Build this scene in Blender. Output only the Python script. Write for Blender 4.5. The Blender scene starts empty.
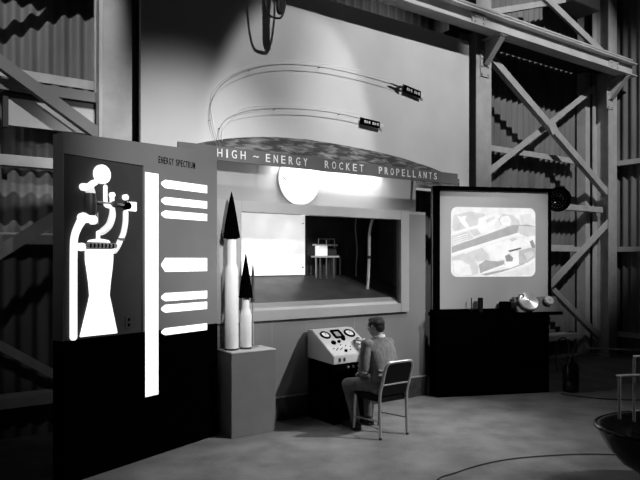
import bpy, bmesh, math, random
from mathutils import Vector, Matrix
random.seed(7)
SC = bpy.context.scene
COL = SC.collection

# ------------------------------------------------------------------ frames
# The exhibit stands in three straight lines on the floor: the display wall
# (and the building behind it), the energy board, the projection cabinet.
# A frame is origin, direction along its front (u); n points to the visitor.
class Frame:
    def __init__(self, ox, oy, deg):
        a = math.radians(deg)
        self.o = (ox, oy); self.a = a
        self.u = (math.cos(a), math.sin(a)); self.n = (math.sin(a), -math.cos(a))
    def w(self, s, d, z):
        return Vector((self.o[0] + s*self.u[0] + d*self.n[0],
                       self.o[1] + s*self.u[1] + d*self.n[1], z))
WALL = Frame(-0.156, 7.80, 35.167)
BOARD = Frame(-2.217, 5.350, 55.57)
CAB = Frame(1.597, 8.761, 11.55)

# ------------------------------------------------------------------ camera
cam_d = bpy.data.cameras.new('camera'); cam = bpy.data.objects.new('camera', cam_d)
COL.objects.link(cam); SC.camera = cam
cam.location = (0, 0, 1.95); cam.rotation_euler = (math.pi/2, 0, 0)
cam_d.sensor_width = 36; cam_d.lens = 34.875; cam_d.shift_y = 0.03125
cam_d.clip_end = 100

# ------------------------------------------------------------------ world, lights, exposure
wd = bpy.data.worlds.new('world'); SC.world = wd; wd.use_nodes = True
wd.node_tree.nodes['Background'].inputs[0].default_value = (1, 1, 1, 1)
wd.node_tree.nodes['Background'].inputs[1].default_value = 0.003
vs = SC.view_settings
vs.view_transform = 'Standard'; vs.look = 'None'; vs.gamma = 1; vs.exposure = 0.0
vs.use_curve_mapping = False

def spot(name, pos, aim, power, deg, blend=0.5, size=0.1):
    l = bpy.data.lights.new(name, 'SPOT'); l.energy = power
    l.spot_size = math.radians(deg); l.spot_blend = blend; l.shadow_soft_size = size
    o = bpy.data.objects.new(name, l); COL.objects.link(o)
    o.location = pos; o.rotation_euler = (Vector(aim)-Vector(pos)).to_track_quat('-Z', 'Y').to_euler()
    return o
# flood by the right-hand columns, flood hung high in front, flood left of the visitor
spot('flood_or_fill', WALL.w(4.6, 6.2, 6.2), WALL.w(0.1, 0.7, 0.7), 3000, 36, 1.0, 0.10)
# narrow spot high in front making the bright patch of the mural
spot('flood_or_fill', WALL.w(0.2, 5.6, 12.0), WALL.w(0.05, -0.3, 3.3), 2300, 15.5, 0.25, 0.10)
# flood high in front for the whole mural
spot('flood_or_fill', WALL.w(2.8, 6.0, 12.6), WALL.w(1.9, -0.3, 4.1), 4600, 24, 0.8, 0.08)
# flood at the left, aimed low on the mural and the energy board
spot('flood_or_fill', WALL.w(-2.2, 6.8, 4.9), WALL.w(-1.5, 0.0, 2.65), 2250, 30, 1.0, 0.2)
# fill spot added to brighten the projection cabinet
spot('flood_or_fill', WALL.w(2.2, 7.5, 6.5), CAB.w(1.0, -0.2, 2.0), 2000, 20, 0.7, 0.1)
# building wall right and left
spot('flood_or_fill', WALL.w(3.4, 7.0, 10.0), WALL.w(6.0, -0.8, 4.8), 2900, 36, 0.6, 0.04)
spot('flood_or_fill', WALL.w(-4.0, 5.0, 9.6), WALL.w(-3.4, -0.5, 4.65), 1900, 20, 0.4, 0.04)
# weak fill added far left to brighten the board end and wall behind
spot('flood_or_fill', (-3.6, 1.6, 4.6), (-2.8, 6.2, 2.4), 90, 44, 1.0, 0.1)
# pools of light on the floor
spot('flood_or_fill', WALL.w(-1.0, 6.5, 6.0), WALL.w(-1.9, 3.0, 0.0), 260, 32, 1.0, 0.15)
spot('flood_or_fill', WALL.w(3.0, 7.5, 7.0), WALL.w(1.4, 2.2, 0.0), 650, 36, 1.0, 0.15)

# ------------------------------------------------------------------ materials
def mat(name, g, rough=0.6, metal=0.0, vary=0.0, scale=8.0, bump=0.0, bscale=60.0, stretch=None, spec=0.5):
    m = bpy.data.materials.new(name); m.use_nodes = True
    nt = m.node_tree; b = nt.nodes['Principled BSDF']
    b.inputs['Base Color'].default_value = (g, g, g, 1)
    b.inputs['Roughness'].default_value = rough; b.inputs['Metallic'].default_value = metal
    b.inputs['Specular IOR Level'].default_value = spec
    tc = nt.nodes.new('ShaderNodeTexCoord')
    src = tc.outputs['Object']
    if stretch:
        mp = nt.nodes.new('ShaderNodeMapping'); mp.inputs['Scale'].default_value = stretch
        nt.links.new(src, mp.inputs[0]); src = mp.outputs[0]
    if vary:
        n = nt.nodes.new('ShaderNodeTexNoise'); n.inputs['Scale'].default_value = scale
        n.inputs['Detail'].default_value = 6; nt.links.new(src, n.inputs['Vector'])
        r = nt.nodes.new('ShaderNodeValToRGB')
        lo, hi = max(0, g*(1-vary)), min(1, g*(1+vary))
        r.color_ramp.elements[0].position = 0.3; r.color_ramp.elements[1].position = 0.7
        r.color_ramp.elements[0].color = (lo, lo, lo, 1); r.color_ramp.elements[1].color = (hi, hi, hi, 1)
        nt.links.new(n.outputs['Fac'], r.inputs[0]); nt.links.new(r.outputs[0], b.inputs['Base Color'])
    if bump:
        n2 = nt.nodes.new('ShaderNodeTexNoise'); n2.inputs['Scale'].default_value = bscale
        n2.inputs['Detail'].default_value = 4
        nt.links.new(src, n2.inputs['Vector'])
        bp = nt.nodes.new('ShaderNodeBump'); bp.inputs['Strength'].default_value = bump
        bp.inputs['Distance'].default_value = 0.02
        nt.links.new(n2.outputs['Fac'], bp.inputs['Height']); nt.links.new(bp.outputs[0], b.inputs['Normal'])
    return m
def emit(name, g, strength, vary=0.0, scale=20):
    m = mat(name, g, 0.5, 0, vary, scale)
    b = m.node_tree.nodes['Principled BSDF']
    if vary:
        src = b.inputs['Base Color'].links[0].from_socket
        m.node_tree.links.new(src, b.inputs['Emission Color'])
    b.inputs['Emission Color'].default_value = (g, g, g, 1)
    b.inputs['Emission Strength'].default_value = strength
    return m
M = dict(
    concrete=mat('concrete floor', 0.20, 0.75, 0, 0.32, 2.4, 0.25, 30),
    sheet=mat('corrugated steel sheet', 0.15, 0.65, 0.0, 0.35, 2.2, 0.1, 30, (1, 1, 0.25)),
    steel=mat('painted structural steel', 0.44, 0.5, 0, 0.12, 5, 0.05, 50),
    palepaint=mat('pale painted steel', 0.50, 0.5, 0, 0.10, 3, 0.05, 40),
    wallpaint=mat('grey painted hardboard', 0.175, 0.6, 0, 0.06, 3, 0.03, 120),
    covepaint=mat('light grey cove paint', 0.28, 0.6, 0, 0.05, 3),
    whitewall=mat('white painted hardboard', 0.62, 0.6, 0, 0.04, 3),
    frame=mat('light grey frame paint', 0.32, 0.5, 0, 0.05, 4),
    mural=mat('painted sky mural', 0.62, 0.8, 0, 0.10, 0.9, 0.02, 80),
    banner=mat('dark grey banner paint', 0.11, 0.6, 0, 0.1, 6),
    white=mat('white paint', 0.80, 0.45, 0, 0.03, 8),
    black=mat('black paint', 0.0008, 0.9, 0, 0.3, 8, spec=0.0),
    gloss=mat('gloss black enamel', 0.008, 0.12, 0, 0.2, 5),
    dark=mat('dark grey paint', 0.035, 0.5, 0, 0.2, 6),
    recess=mat('dark grey display panel', 0.030, 0.6, 0, 0.15, 4),
    boardgrey=mat('mid grey board paint', 0.15, 0.6, 0, 0.05, 4),
    pedestal=mat('grey pedestal paint', 0.155, 0.6, 0, 0.08, 5),
    console=mat('pale console enamel', 0.55, 0.45, 0, 0.04, 6),
    chrome=mat('brushed aluminium', 0.62, 0.28, 0.9, 0.1, 20, 0.05, 200),
    tubing=mat('satin chair tubing', 0.50, 0.33, 0.7, 0.1, 20),
    vinyl=mat('black vinyl', 0.002, 0.6, 0, 0.2, 20, 0.1, 150, spec=0.15),
    suit=mat('grey wool suit', 0.18, 0.9, 0, 0.25, 24, 0.3, 16, (1, 1, 0.6)),
    trousers=mat('shade-darkened suit wool', 0.12, 0.9, 0, 0.25, 24, 0.3, 16, (1, 1, 0.6)),  # the suit's wool made darker: leg shade put into the colour
    skin=mat('skin', 0.34, 0.55, 0, 0.08, 30, 0.05, 120),
    hair=mat('dark combed hair', 0.007, 0.55, 0, 0.5, 60, 0.6, 90, (3, 0.6, 0.6)),
    leather=mat('black shoe leather', 0.012, 0.3, 0, 0.2, 20),
    screenboard=mat('grey screen surround', 0.36, 0.6, 0, 0.04, 3),
    controlpanel=mat('grey control panel', 0.09, 0.5, 0, 0.06, 10),
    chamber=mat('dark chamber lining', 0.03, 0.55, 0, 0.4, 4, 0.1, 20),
    deck=mat('chamber deck steel', 0.075, 0.4, 0.3, 0.3, 5, 0.1, 30),
    glow=emit('backlit white plastic', 0.95, 1.08),
    glowsoft=emit('dimly backlit plastic', 0.75, 0.75),
    whiteglow=emit('glowing white sheet', 0.9, 0.85, 0.18, 3.0),
    rubber=mat('black rubber', 0.010, 0.6),
    brick=mat('dark skirting board', 0.030, 0.6, 0, 0.5, 14, 0.2, 40),
)
# the Earth painted on the mural: cloud streaks over dark ground
def earth_mat():
    m = bpy.data.materials.new('painted earth with clouds'); m.use_nodes = True
    nt = m.node_tree; b = nt.nodes['Principled BSDF']; b.inputs['Roughness'].default_value = 0.8
    tc = nt.nodes.new('ShaderNodeTexCoord'); mp = nt.nodes.new('ShaderNodeMapping')
    mp.inputs['Scale'].default_value = (1.8, 1, 9.0)
    n = nt.nodes.new('ShaderNodeTexNoise'); n.inputs['Scale'].default_value = 2.4; n.inputs['Detail'].default_value = 8
    n.inputs['Distortion'].default_value = 0.6
    r = nt.nodes.new('ShaderNodeValToRGB')
    r.color_ramp.elements[0].position = 0.45; r.color_ramp.elements[0].color = (0.05, 0.05, 0.05, 1)
    r.color_ramp.elements[1].position = 0.72; r.color_ramp.elements[1].color = (0.34, 0.34, 0.34, 1)
    nt.links.new(tc.outputs['Object'], mp.inputs[0]); nt.links.new(mp.outputs[0], n.inputs['Vector'])
    nt.links.new(n.outputs['Fac'], r.inputs[0]); nt.links.new(r.outputs[0], b.inputs['Base Color'])
    return m
M['earth'] = earth_mat()
def glass_mat():
    m = bpy.data.materials.new('window glass'); m.use_nodes = True
    nt = m.node_tree; nt.nodes.clear()
    out = nt.nodes.new('ShaderNodeOutputMaterial'); mix = nt.nodes.new('ShaderNodeMixShader')
    t = nt.nodes.new('ShaderNodeBsdfTransparent'); g = nt.nodes.new('ShaderNodeBsdfGlossy')
    g.inputs['Roughness'].default_value = 0.02
    f = nt.nodes.new('ShaderNodeFresnel'); f.inputs['IOR'].default_value = 1.3
    nt.links.new(f.outputs[0], mix.inputs[0]); nt.links.new(t.outputs[0], mix.inputs[1])
    nt.links.new(g.outputs[0], mix.inputs[2]); nt.links.new(mix.outputs[0], out.inputs[0])
    return m
M['glass'] = glass_mat()

# ------------------------------------------------------------------ mesh builder
# Points are given as (s, d, z) in a frame: along the front, out to the visitor, up.
class MB:
    def __init__(self, org=(0, 0, 0)):
        self.bm = bmesh.new(); self.org = org
    def L(self, p):
        return Vector((p[0]-self.org[0], -(p[1]-self.org[1]), p[2]-self.org[2]))
    def face(self, vs, mi=0):
        try:
            f = self.bm.faces.new(vs); f.material_index = mi; return f
        except ValueError:
            return None
    def box(self, s0, s1, d0, d1, z0, z1, mi=0):
        v = [self.bm.verts.new(self.L((s, d, z))) for s in (s0, s1) for d in (d0, d1) for z in (z0, z1)]
        for q in ((0, 1, 3, 2), (4, 6, 7, 5), (0, 4, 5, 1), (2, 3, 7, 6), (0, 2, 6, 4), (1, 5, 7, 3)):
            self.face([v[i] for i in q], mi)
        return self
    def prism(self, poly, ax, lo, hi, mi=0):
        def pt(a, b, h):
            return {'d': (a, h, b), 's': (h, a, b), 'z': (a, b, h)}[ax]
        A = [self.bm.verts.new(self.L(pt(a, b, lo))) for a, b in poly]
        B = [self.bm.verts.new(self.L(pt(a, b, hi))) for a, b in poly]
        self.face(A[::-1], mi); self.face(B, mi)
        for i in range(len(poly)):
            j = (i+1) % len(poly); self.face([A[i], A[j], B[j], B[i]], mi)
        return self
    def rings(self, rr, cap=True, mi=0):
        R = [[self.bm.verts.new(p) for p in ring] for ring in rr]
        n = len(R[0])
        for a, b in zip(R, R[1:]):
            for i in range(n):
                j = (i+1) % n; self.face([a[i], a[j], b[j], b[i]], mi)
        if cap:
            self.face(R[0][::-1], mi); self.face(R[-1], mi)
        return self
    def tube(self, pts, r, n=10, smooth=0, cap=True, mi=0, round_ends=False):
        P = [self.L(p) for p in pts]; k = len(P)
        rad = list(r) if isinstance(r, (list, tuple)) else [r]*k
        if smooth:
            Q, S = [], []
            for i in range(k-1):
                p0, p1, p2, p3 = P[max(i-1, 0)], P[i], P[i+1], P[min(i+2, k-1)]
                for q in range(smooth):
                    t = q/smooth
                    Q.append(0.5*((2*p1)+(p2-p0)*t+(2*p0-5*p1+4*p2-p3)*t*t+(3*p1-p0-3*p2+p3)*t**3))
                    S.append(rad[i]*(1-t)+rad[i+1]*t)
            Q.append(P[-1]); S.append(rad[-1]); P, rad = Q, S
        if round_ends:
            t0 = (P[0]-P[1]).normalized(); t1 = (P[-1]-P[-2]).normalized(); r0, r1 = rad[0], rad[-1]
            pre = [(P[0]+t0*r0*math.sin(a), r0*math.cos(a)) for a in (1.35, 0.9, 0.45)]
            post = [(P[-1]+t1*r1*math.sin(a), r1*math.cos(a)) for a in (0.45, 0.9, 1.35)]
            P = [a for a, _ in pre]+P+[a for a, _ in post]; rad = [b for _, b in pre]+rad+[b for _, b in post]
        up = None; rr = []
        for i, p in enumerate(P):
            t = (P[min(i+1, len(P)-1)]-P[max(i-1, 0)]).normalized()
            if up is None:
                up = t.orthogonal().normalized()
            else:
                up = (up-t*up.dot(t)); up = up.normalized() if up.length > 1e-6 else t.orthogonal().normalized()
            sd = t.cross(up)
            rr.append([p+(up*math.cos(2*math.pi*q/n)+sd*math.sin(2*math.pi*q/n))*rad[i] for q in range(n)])
        return self.rings(rr, cap, mi)
    def lathe(self, prof, c, axis='z', n=24, tilt=None, mi=0):
        # prof: (radius, height); axis z up, d out to the visitor, s along
        rr = []
        C = self.L(c)
        for r, h in prof:
            ring = []
            for q in range(n):
                a = 2*math.pi*q/n; x, y = max(r, 1e-4)*math.cos(a), max(r, 1e-4)*math.sin(a)
                v = {'z': Vector((x, y, h)), 'd': Vector((x, -h, y)), 's': Vector((h, x, y))}[axis]
                if tilt: v = tilt @ v
                ring.append(C+v)
            rr.append(ring)
        return self.rings(rr, True, mi)
    def ell(self, c, r, rot=None, n=20, m=12, mi=0):
        C = self.L(c); rr = []
        for i in range(m+1):
            b = -math.pi/2+math.pi*i/m; b = max(min(b, 1.54), -1.54)
            ring = []
            for q in range(n):
                a = 2*math.pi*q/n
                v = Vector((r[0]*math.cos(b)*math.cos(a), r[1]*math.cos(b)*math.sin(a), r[2]*math.sin(b)))
                if rot: v = rot @ v
                ring.append(C+v)
            rr.append(ring)
        return self.rings(rr, True, mi)
    def bar(self, p, q, w, h, up=(0, 0, 1), mi=0):
        # a square bar from p to q, w across and h along 'up' (frame coordinates)
        P, Q = self.L(p), self.L(q); t = (Q-P).normalized()
        U = Vector((up[0], -up[1], up[2])); U = (U-t*U.dot(t)).normalized(); S = t.cross(U)
        rr = [[X+S*(a*w/2)+U*(b*h/2) for a, b in ((-1, -1), (1, -1), (1, 1), (-1, 1))] for X in (P, Q)]
        return self.rings(rr, True, mi)
    def mesh(self, name, mats, bevel=0, seg=2, smooth=True, angle=35):
        bmesh.ops.recalc_face_normals(self.bm, faces=self.bm.faces)
        if bevel:
            ed = [e for e in self.bm.edges if len(e.link_faces) == 2 and e.calc_face_angle(0) > 0.6]
            bmesh.ops.bevel(self.bm, geom=ed, offset=bevel, segments=seg, affect='EDGES', clamp_overlap=True)
        me = bpy.data.meshes.new(name); self.bm.to_mesh(me); self.bm.free()
        for m in (mats if isinstance(mats, (list, tuple)) else [mats]): me.materials.append(m)
        if smooth:
            for p in me.polygons: p.use_smooth = True
            me.set_sharp_from_angle(angle=math.radians(angle))
        return me
    def build(self, name, m, parent=None, frame=None, **k):
        o = bpy.data.objects.new(name, self.mesh(name, m, **k)); COL.objects.link(o)
        if parent is not None: o.parent = parent
        if frame is not None: o.location = frame.w(*self.org); o.rotation_euler = (0, 0, frame.a)
        return o
def tag(o, label=None, cat=None, group=None, kind=None):
    if label: o['label'] = label
    if cat: o['category'] = cat; o['kind'] = kind or 'thing'
    if kind: o['kind'] = kind
    if group: o['group'] = group
    return o
def thing(name, frame, org, label, cat, group=None):
    o = bpy.data.objects.new(name, None); COL.objects.link(o); o.empty_display_size = 0.1
    o.location = frame.w(*org); o.rotation_euler = (0, 0, frame.a)
    return tag(o, label, cat, group)
def text_mesh(body, org, s0, s1, d, zc, h, slope=0.0, depth=0.004, outline=0.0):
    """lettering that runs from s0 to s1, h high, standing proud of the face at d"""
    cu = bpy.data.curves.new('lettering', 'FONT'); cu.body = body; cu.size = 1; cu.extrude = 0.5
    cu.offset = outline; cu.resolution_u = 3
    o = bpy.data.objects.new('lettering', cu); COL.objects.link(o)
    dg = bpy.context.evaluated_depsgraph_get(); dg.update()
    me = bpy.data.meshes.new_from_object(o.evaluated_get(dg))
    bpy.data.objects.remove(o); bpy.data.curves.remove(cu)
    xs = [v.co.x for v in me.vertices]; ys = [v.co.y for v in me.vertices]
    x0, x1, y0, y1 = min(xs), max(xs), min(ys), max(ys)
    for v in me.vertices:
        x = s0+(v.co.x-x0)/(x1-x0)*(s1-s0)
        z = zc+((v.co.y-y0)/(y1-y0)-0.5)*h+slope*(x-s0)
        dd = d+(v.co.z+0.5)*depth
        v.co = (x-org[0], -(dd-org[1]), z-org[2])
    return me
def word(body, org, s0, s1, d, zc, h, m, parent, gap=0.6, slope=0.0, depth=0.004, outline=0.02):
    W_ = [0.55 if c == ' ' else 0.28 if c == 'I' else 1.15 if c in 'MW' else 1.0 for c in body]
    tot = sum(W_)+gap*(len(body)-1); k = (s1-s0)/tot; x = s0
    for c, w in zip(body, W_):
        if c != ' ': mesh_obj('letter', text_mesh(c, org, x, x+w*k, d, zc+slope*(x-s0), h, slope, depth, outline), m, parent)
        x += (w+gap)*k
def mesh_obj(name, me, m, parent):
    me.name = name; me.materials.clear(); me.materials.append(m)
    o = bpy.data.objects.new(name, me); COL.objects.link(o); o.parent = parent
    return o

# ================================================================== THE BUILDING
f = MB().box(-9, 14, -10, 17, -0.15, 0)      # s, d here: d toward the visitor
f.bm.free()
fl = MB(); fl.box(-10, 12, -16, 4, -0.12, 0)
o = fl.build('floor', M['concrete']); tag(o, kind='structure')

def corrugated(name, along, across, s0, s1, z0, z1, pitch=0.17, amp=0.028):
    mb = MB((s0, across, 0)) if along == 's' else MB((across, s0, 0))
    per = 8; n = int((s1-s0)/pitch*per)
    lower, upper, lb, ub = [], [], [], []
    for i in range(n+1):
        a = s0+i*pitch/per; w = amp*math.sin(2*math.pi*i/per)
        for lst, zz, off in ((lower, z0, 0), (upper, z1, 0), (lb, z0, -0.012), (ub, z1, -0.012)):
            p = (a, across+w+off, zz) if along == 's' else (across-w-off, a, zz)
            lst.append(mb.bm.verts.new(mb.L(p)))
    for i in range(n):
        mb.face([lower[i], lower[i+1], upper[i+1], upper[i]])
        mb.face([lb[i+1], lb[i], ub[i], ub[i+1]])
        mb.face([upper[i], upper[i+1], ub[i+1], ub[i]]); mb.face([lb[i], lb[i+1], lower[i+1], lower[i]])
    mb.face([lower[0], upper[0], ub[0], lb[0]]); mb.face([lower[n], lb[n], ub[n], upper[n]])
    o = mb.build(name, M['sheet'], None, WALL, angle=80); tag(o, kind='structure'); return o
corrugated('wall_back', 's', -1.02, -8.0, 8.05, 0, 8.2)
corrugated('wall_right', 'd', 8.12, -1.1, 7.0, 0, 8.2)

def hcolumn(s0, s1, d, label, z1=8.0, depth=0.36, side=1):
    c = (s0+s1)/2; mb = MB((c, d, 0)); t = 0.02
    mb.box(s0, s1, d-t, d, 0.02, z1); mb.box(s0, s1, d-depth, d-depth+t, 0.02, z1)
    mb.box(c-0.012, c+0.012, d-depth+t, d-t, 0.02, z1)
    root = thing('steel_column', WALL, (c, d, 0), label, 'column', 'building columns')
    mb.build('shaft', M['steel'], root)
    b = MB((c, d, 0)); b.box(s0-0.05, s1+0.05, d-depth-0.05, d+0.05, 0, 0.025); b.build('base_plate', M['steel'], root)
    return root
cl = hcolumn(-2.412, -2.095, -0.40, 'pale steel building column left of the mural')
cr = hcolumn(3.62, 4.0, -0.40, 'steel building column right of the mural, above the screen cabinet')
cc = hcolumn(7.60, 7.90, -0.40, 'steel building column in the far right corner', 8.0)
for root, s in ((cl, -2.06), ):
    m_ = MB((-2.2535, -0.40, 0)); m_.box(-2.45, -2.412, -0.52, -0.41, 0.03, 8.0); m_.build('edge_angle', M['palepaint'], root)
ct = MB((7.48, -0.8, 0)); ct.box(7.40, 7.56, -0.80, -0.785, 0, 5.8); ct.box(7.40, 7.415, -0.98, -0.80, 0, 5.8)
tag(ct.build('corner_post', M['steel'], None, WALL), 'narrow set back steel post left of the corner column', 'post')

def girt(s0, s1, z, label, d=-0.74, h=0.10, m='steel'):
    mb = MB(((s0+s1)/2, d, z)); w = 0.17
    mb.box(s0, s1, d-w, d, z-0.012, z); mb.box(s0, s1, d-0.014, d, z-h, z-0.012)
    mb.box(s0, s1, d-w, d-w+0.012, z-0.012, z+0.03)
    tag(mb.build('wall_girt', M[m], None, WALL), label, 'girt', 'wall girts')
for z, nm in ((3.98, 'high'), (2.22, 'middle'), (0.48, 'lowest')):
    girt(4.0, 7.16, z-0.0, '%s horizontal steel girt on the sheeting behind the screen cabinet' % nm)
    girt(-7.5, -2.27, z, '%s horizontal steel girt at the far left of the photo' % nm, -0.775, 0.10)
def strut(s0, s1, z, label, d=-0.55, m='steel'):
    mb = MB(((s0+s1)/2, d, z)); mb.box(s0, s1, d-0.014, d, z-0.11, z); mb.box(s0, s1, d-0.16, d-0.014, z-0.014, z); mb.box(s0, s1, d-0.16, d-0.014, z-0.11, z-0.096)
    tag(mb.build('horizontal_strut', M[m], None, WALL), label, 'strut', 'column struts')
strut(3.82, 7.64, 3.03, 'deep horizontal strut between the columns right of the screen')
strut(-7.6, -2.25, 3.03, 'deep horizontal strut left of the energy board')
strut(-7.6, -2.25, 3.80, 'shallow strut above the pale panel, left of the mural', m='wallpaint')

def brace(p, q, label, d=-0.50, w=0.13, m='steel', plate=False):
    c = ((p[0]+q[0])/2, d, (p[1]+q[1])/2); mb = MB(c)
    P, Q = (p[0], d, p[1]), (q[0], d, q[1]); L = math.hypot(q[0]-p[0], q[1]-p[1])
    nx, nz = -(q[1]-p[1])/L, (q[0]-p[0])/L
    mb.bar(P, Q, 0.014, w, (nx, 0, nz))
    e = w/2-0.007
    mb.bar((P[0]-nx*e, d-0.05, P[2]-nz*e), (Q[0]-nx*e, d-0.05, Q[2]-nz*e), 0.09, 0.014, (nx, 0, nz))
    o = mb.build('diagonal_brace', M[m], None, WALL); tag(o, label, 'brace', 'diagonal braces'); return o
brace((3.95, 5.46), (7.66, 3.30), 'long brace falling to the right in the upper bay right of the mural', -0.44)
brace((3.95, 3.34), (7.45, 5.46), 'long brace rising to the right in the upper bay right of the mural', -0.60, 0.11)
brace((3.95, 0.40), (7.70, 2.74), 'bright brace rising to the right from behind the screen cabinet', -0.44, 0.14, 'palepaint')
brace((3.95, 2.72), (7.66, 0.36), 'dark brace falling to the right behind the screen cabinet', -0.60, 0.11)
brace((-7.4, 6.49), (-2.30, 3.23), 'brace falling to the right across the pale panel at upper left', -0.44, 0.12, 'wallpaint')
brace((-6.2, -0.0+0.1), (-2.30, 2.80), 'brace rising to the right at the left edge, middle height', -0.44)
brace((-6.4, 2.80), (-2.30, 5.44), 'high brace rising to the right towards the column left of the mural', -0.60, 0.12)
brace((-6.2, 2.98), (-2.30, 0.34), 'low brace falling to the right at the left edge', -0.60, 0.09)
g = MB((5.78, -0.43, 4.40)); g.prism([(5.62, 4.44), (5.80, 4.54), (5.95, 4.36), (5.76, 4.26)], 'd', -0.435, -0.428)
tag(g.build('gusset_plate', M['steel'], None, WALL), 'small plate where the two upper braces cross right of the mural', 'plate')

pp = MB((-2.86, -0.62, 3.35)); pp.box(-3.31, -2.44, -0.66, -0.62, 3.345, 3.70)
pr = thing('infill_board', WALL, (-2.86, -0.62, 3.345), 'pale flat panel behind the brace at upper left', 'panel')
pp.org = (-2.86, -0.62, 3.345); pp.bm.free()
pp = MB((-2.86, -0.62, 3.345)); pp.box(-3.31, -2.44, -0.64, -0.62, 3.345, 3.63); pp.build('face', M['palepaint'], pr)
pf = MB((-2.86, -0.62, 3.345)); pf.box(-3.36, -3.31, -0.70, -0.60, 3.32, 3.68); pf.box(-3.31, -2.44, -0.70, -0.61, 3.63, 3.70)
pf.build('frame', M['dark'], pr)

# crane girder: rolled I beam on brackets, with its rail
gr = thing('crane_girder', WALL, (0, -0.10, 5.5), 'long steel crane girder running above the mural to the corner', 'girder')
G = MB((0, -0.10, 5.5))
G.box(-8, 7.9, -0.22, 0.02, 5.60, 5.622); G.box(-8, 7.9, -0.12, -0.085, 5.622, 5.836); G.box(-8, 7.9, -0.22, 0.02, 5.836, 5.86)
G.build('beam', M['palepaint'], gr)
r_ = MB((0, -0.10, 5.5)); r_.box(-8, 7.9, -0.14, -0.06, 5.86, 5.875); r_.box(-8, 7.9, -0.115, -0.085, 5.875, 5.93); r_.box(-8, 7.9, -0.13, -0.07, 5.93, 5.96)
r_.build('rail', M['steel'], gr)
for s in (3.30, 7.2):
    c = MB((0, -0.10, 5.5)); c.box(s-0.16, s+0.16, -0.085, -0.06, 5.65, 5.81)
    sp_ = c.build('splice_plate', M['steel'], gr)
    for k in range(2):
        for j in range(2):
            c = MB((s, -0.06, 5.6)); c.org = (0, -0.10, 5.5)
            c.lathe([(0.018, 0), (0.018, 0.02)], (s-0.10+0.2*k, -0.06, 5.69+0.08*j), 'd', 6); c.build('bolt', M['steel'], sp_)
for s, nm in ((3.82, 'left'), (7.62, 'right')):
    b = thing('girder_bracket', WALL, (s, -0.40, 5.0), 'bolted bracket carrying the crane girder on the %s column' % ('mural-side' if s < 5 else 'corner'), 'bracket', 'girder brackets')
    k = MB((s, -0.40, 5.0)); k.prism([(-0.398, 5.598), (0.0, 5.598), (0.0, 5.56), (-0.10, 5.52), (-0.34, 5.20), (-0.398, 5.17)], 's', s-0.012, s+0.012)
    k.build('web_plate', M['steel'], b)
    k = MB((s, -0.40, 5.0)); k.box(s-0.11, s+0.11, -0.398, -0.384, 5.0, 5.56); k.box(s-0.09, s+0.09, -0.384, 0.0, 5.58, 5.598); k.bar((s, -0.35, 5.19), (s, -0.02, 5.56), 0.12, 0.012, (0, -0.7, 0.7)); k.build('flange', M['steel'], b)
    for i in range(4):
        for j in (-0.075, 0.075):
            k = MB((s, -0.40, 5.0)); k.lathe([(0.018, 0), (0.018, 0.018)], (s+j, -0.384, 5.04+0.13*i), 'd', 6); k.build('bolt', M['steel'], b)

wk = MB((0, -0.6, 5.85)); wk.box(3.45, 7.9, -0.98, -0.225, 5.80, 5.835)  # plate added to keep light off the sheeting below the girder
tag(wk.build('shade_plate', M['dark'], None, WALL), 'dark plate added behind the crane girder to shade the sheeting, right of the mural', 'shade plate')
# roof truss members seen above the girder
tr = MB((5.0, -0.5, 6.4)); tr.bar((3.9, -0.5, 6.10), (6.35, -0.5, 6.93), 0.10, 0.10)
tag(tr.build('roof_strut', M['steel'], None, WALL), 'rising roof strut above the crane girder at top right', 'strut')
tr = MB((6.4, -0.5, 6.4)); tr.bar((5.35, -0.42, 6.80), (7.45, -0.42, 6.08), 0.05, 0.13)
tag(tr.build('roof_brace', M['steel'], None, WALL), 'falling roof brace above the crane girder near the corner', 'brace')
du = MB((6.8, -0.6, 7.0)); du.box(6.20, 7.12, -0.8, -0.3, 6.82, 7.6)
tag(du.build('duct_box', M['dark'], None, WALL, bevel=0.01), 'dark box hung high at the top right', 'box')
for z, nm in ((3.98, 'high'), (2.22, 'middle'), (0.48, 'lowest')):
    e = MB((8.0, 2, z)); e.box(7.93, 8.08, -0.8, 6.5, z-0.012, z); e.box(7.93, 7.944, -0.8, 6.5, z-0.10, z-0.012)
    tag(e.build('end_girt', M['steel'], None, WALL), '%s girt on the end wall at the right edge' % nm, 'girt', 'end wall girts')

# ================================================================== MURAL
mu = thing('sky_mural', WALL, (0.68, -0.32, 0), 'large pale sky mural with painted earth horizon above the banner', 'mural')
b = MB((0.68, -0.32, 0)); b.box(-2.03, 3.33, -0.36, -0.30, 3.0, 5.46); b.build('sky_panel', M['mural'], mu)
pts = []
ctl = [(-1.50, 3.27), (-1.259, 3.345), (-0.93, 3.425), (-0.6, 3.478), (-0.297, 3.512), (0.2, 3.535), (0.736, 3.525), (1.3, 3.50), (1.839, 3.455), (2.4, 3.375), (2.9, 3.275), (3.1, 3.225)]
b = MB((0.68, -0.32, 0)); b.prism([(-1.5, 3.05)]+ctl+[(3.1, 3.05)], 'd', -0.30, -0.292); b.build('painted_earth', M['earth'], mu)
for s in (-1.95, 3.25):
    leg = MB((0.68, -0.32, 0)); leg.box(s-0.05, s+0.05, -0.37, -0.36, 0, 5.46); leg.build('leg', M['dark'], mu)
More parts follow.
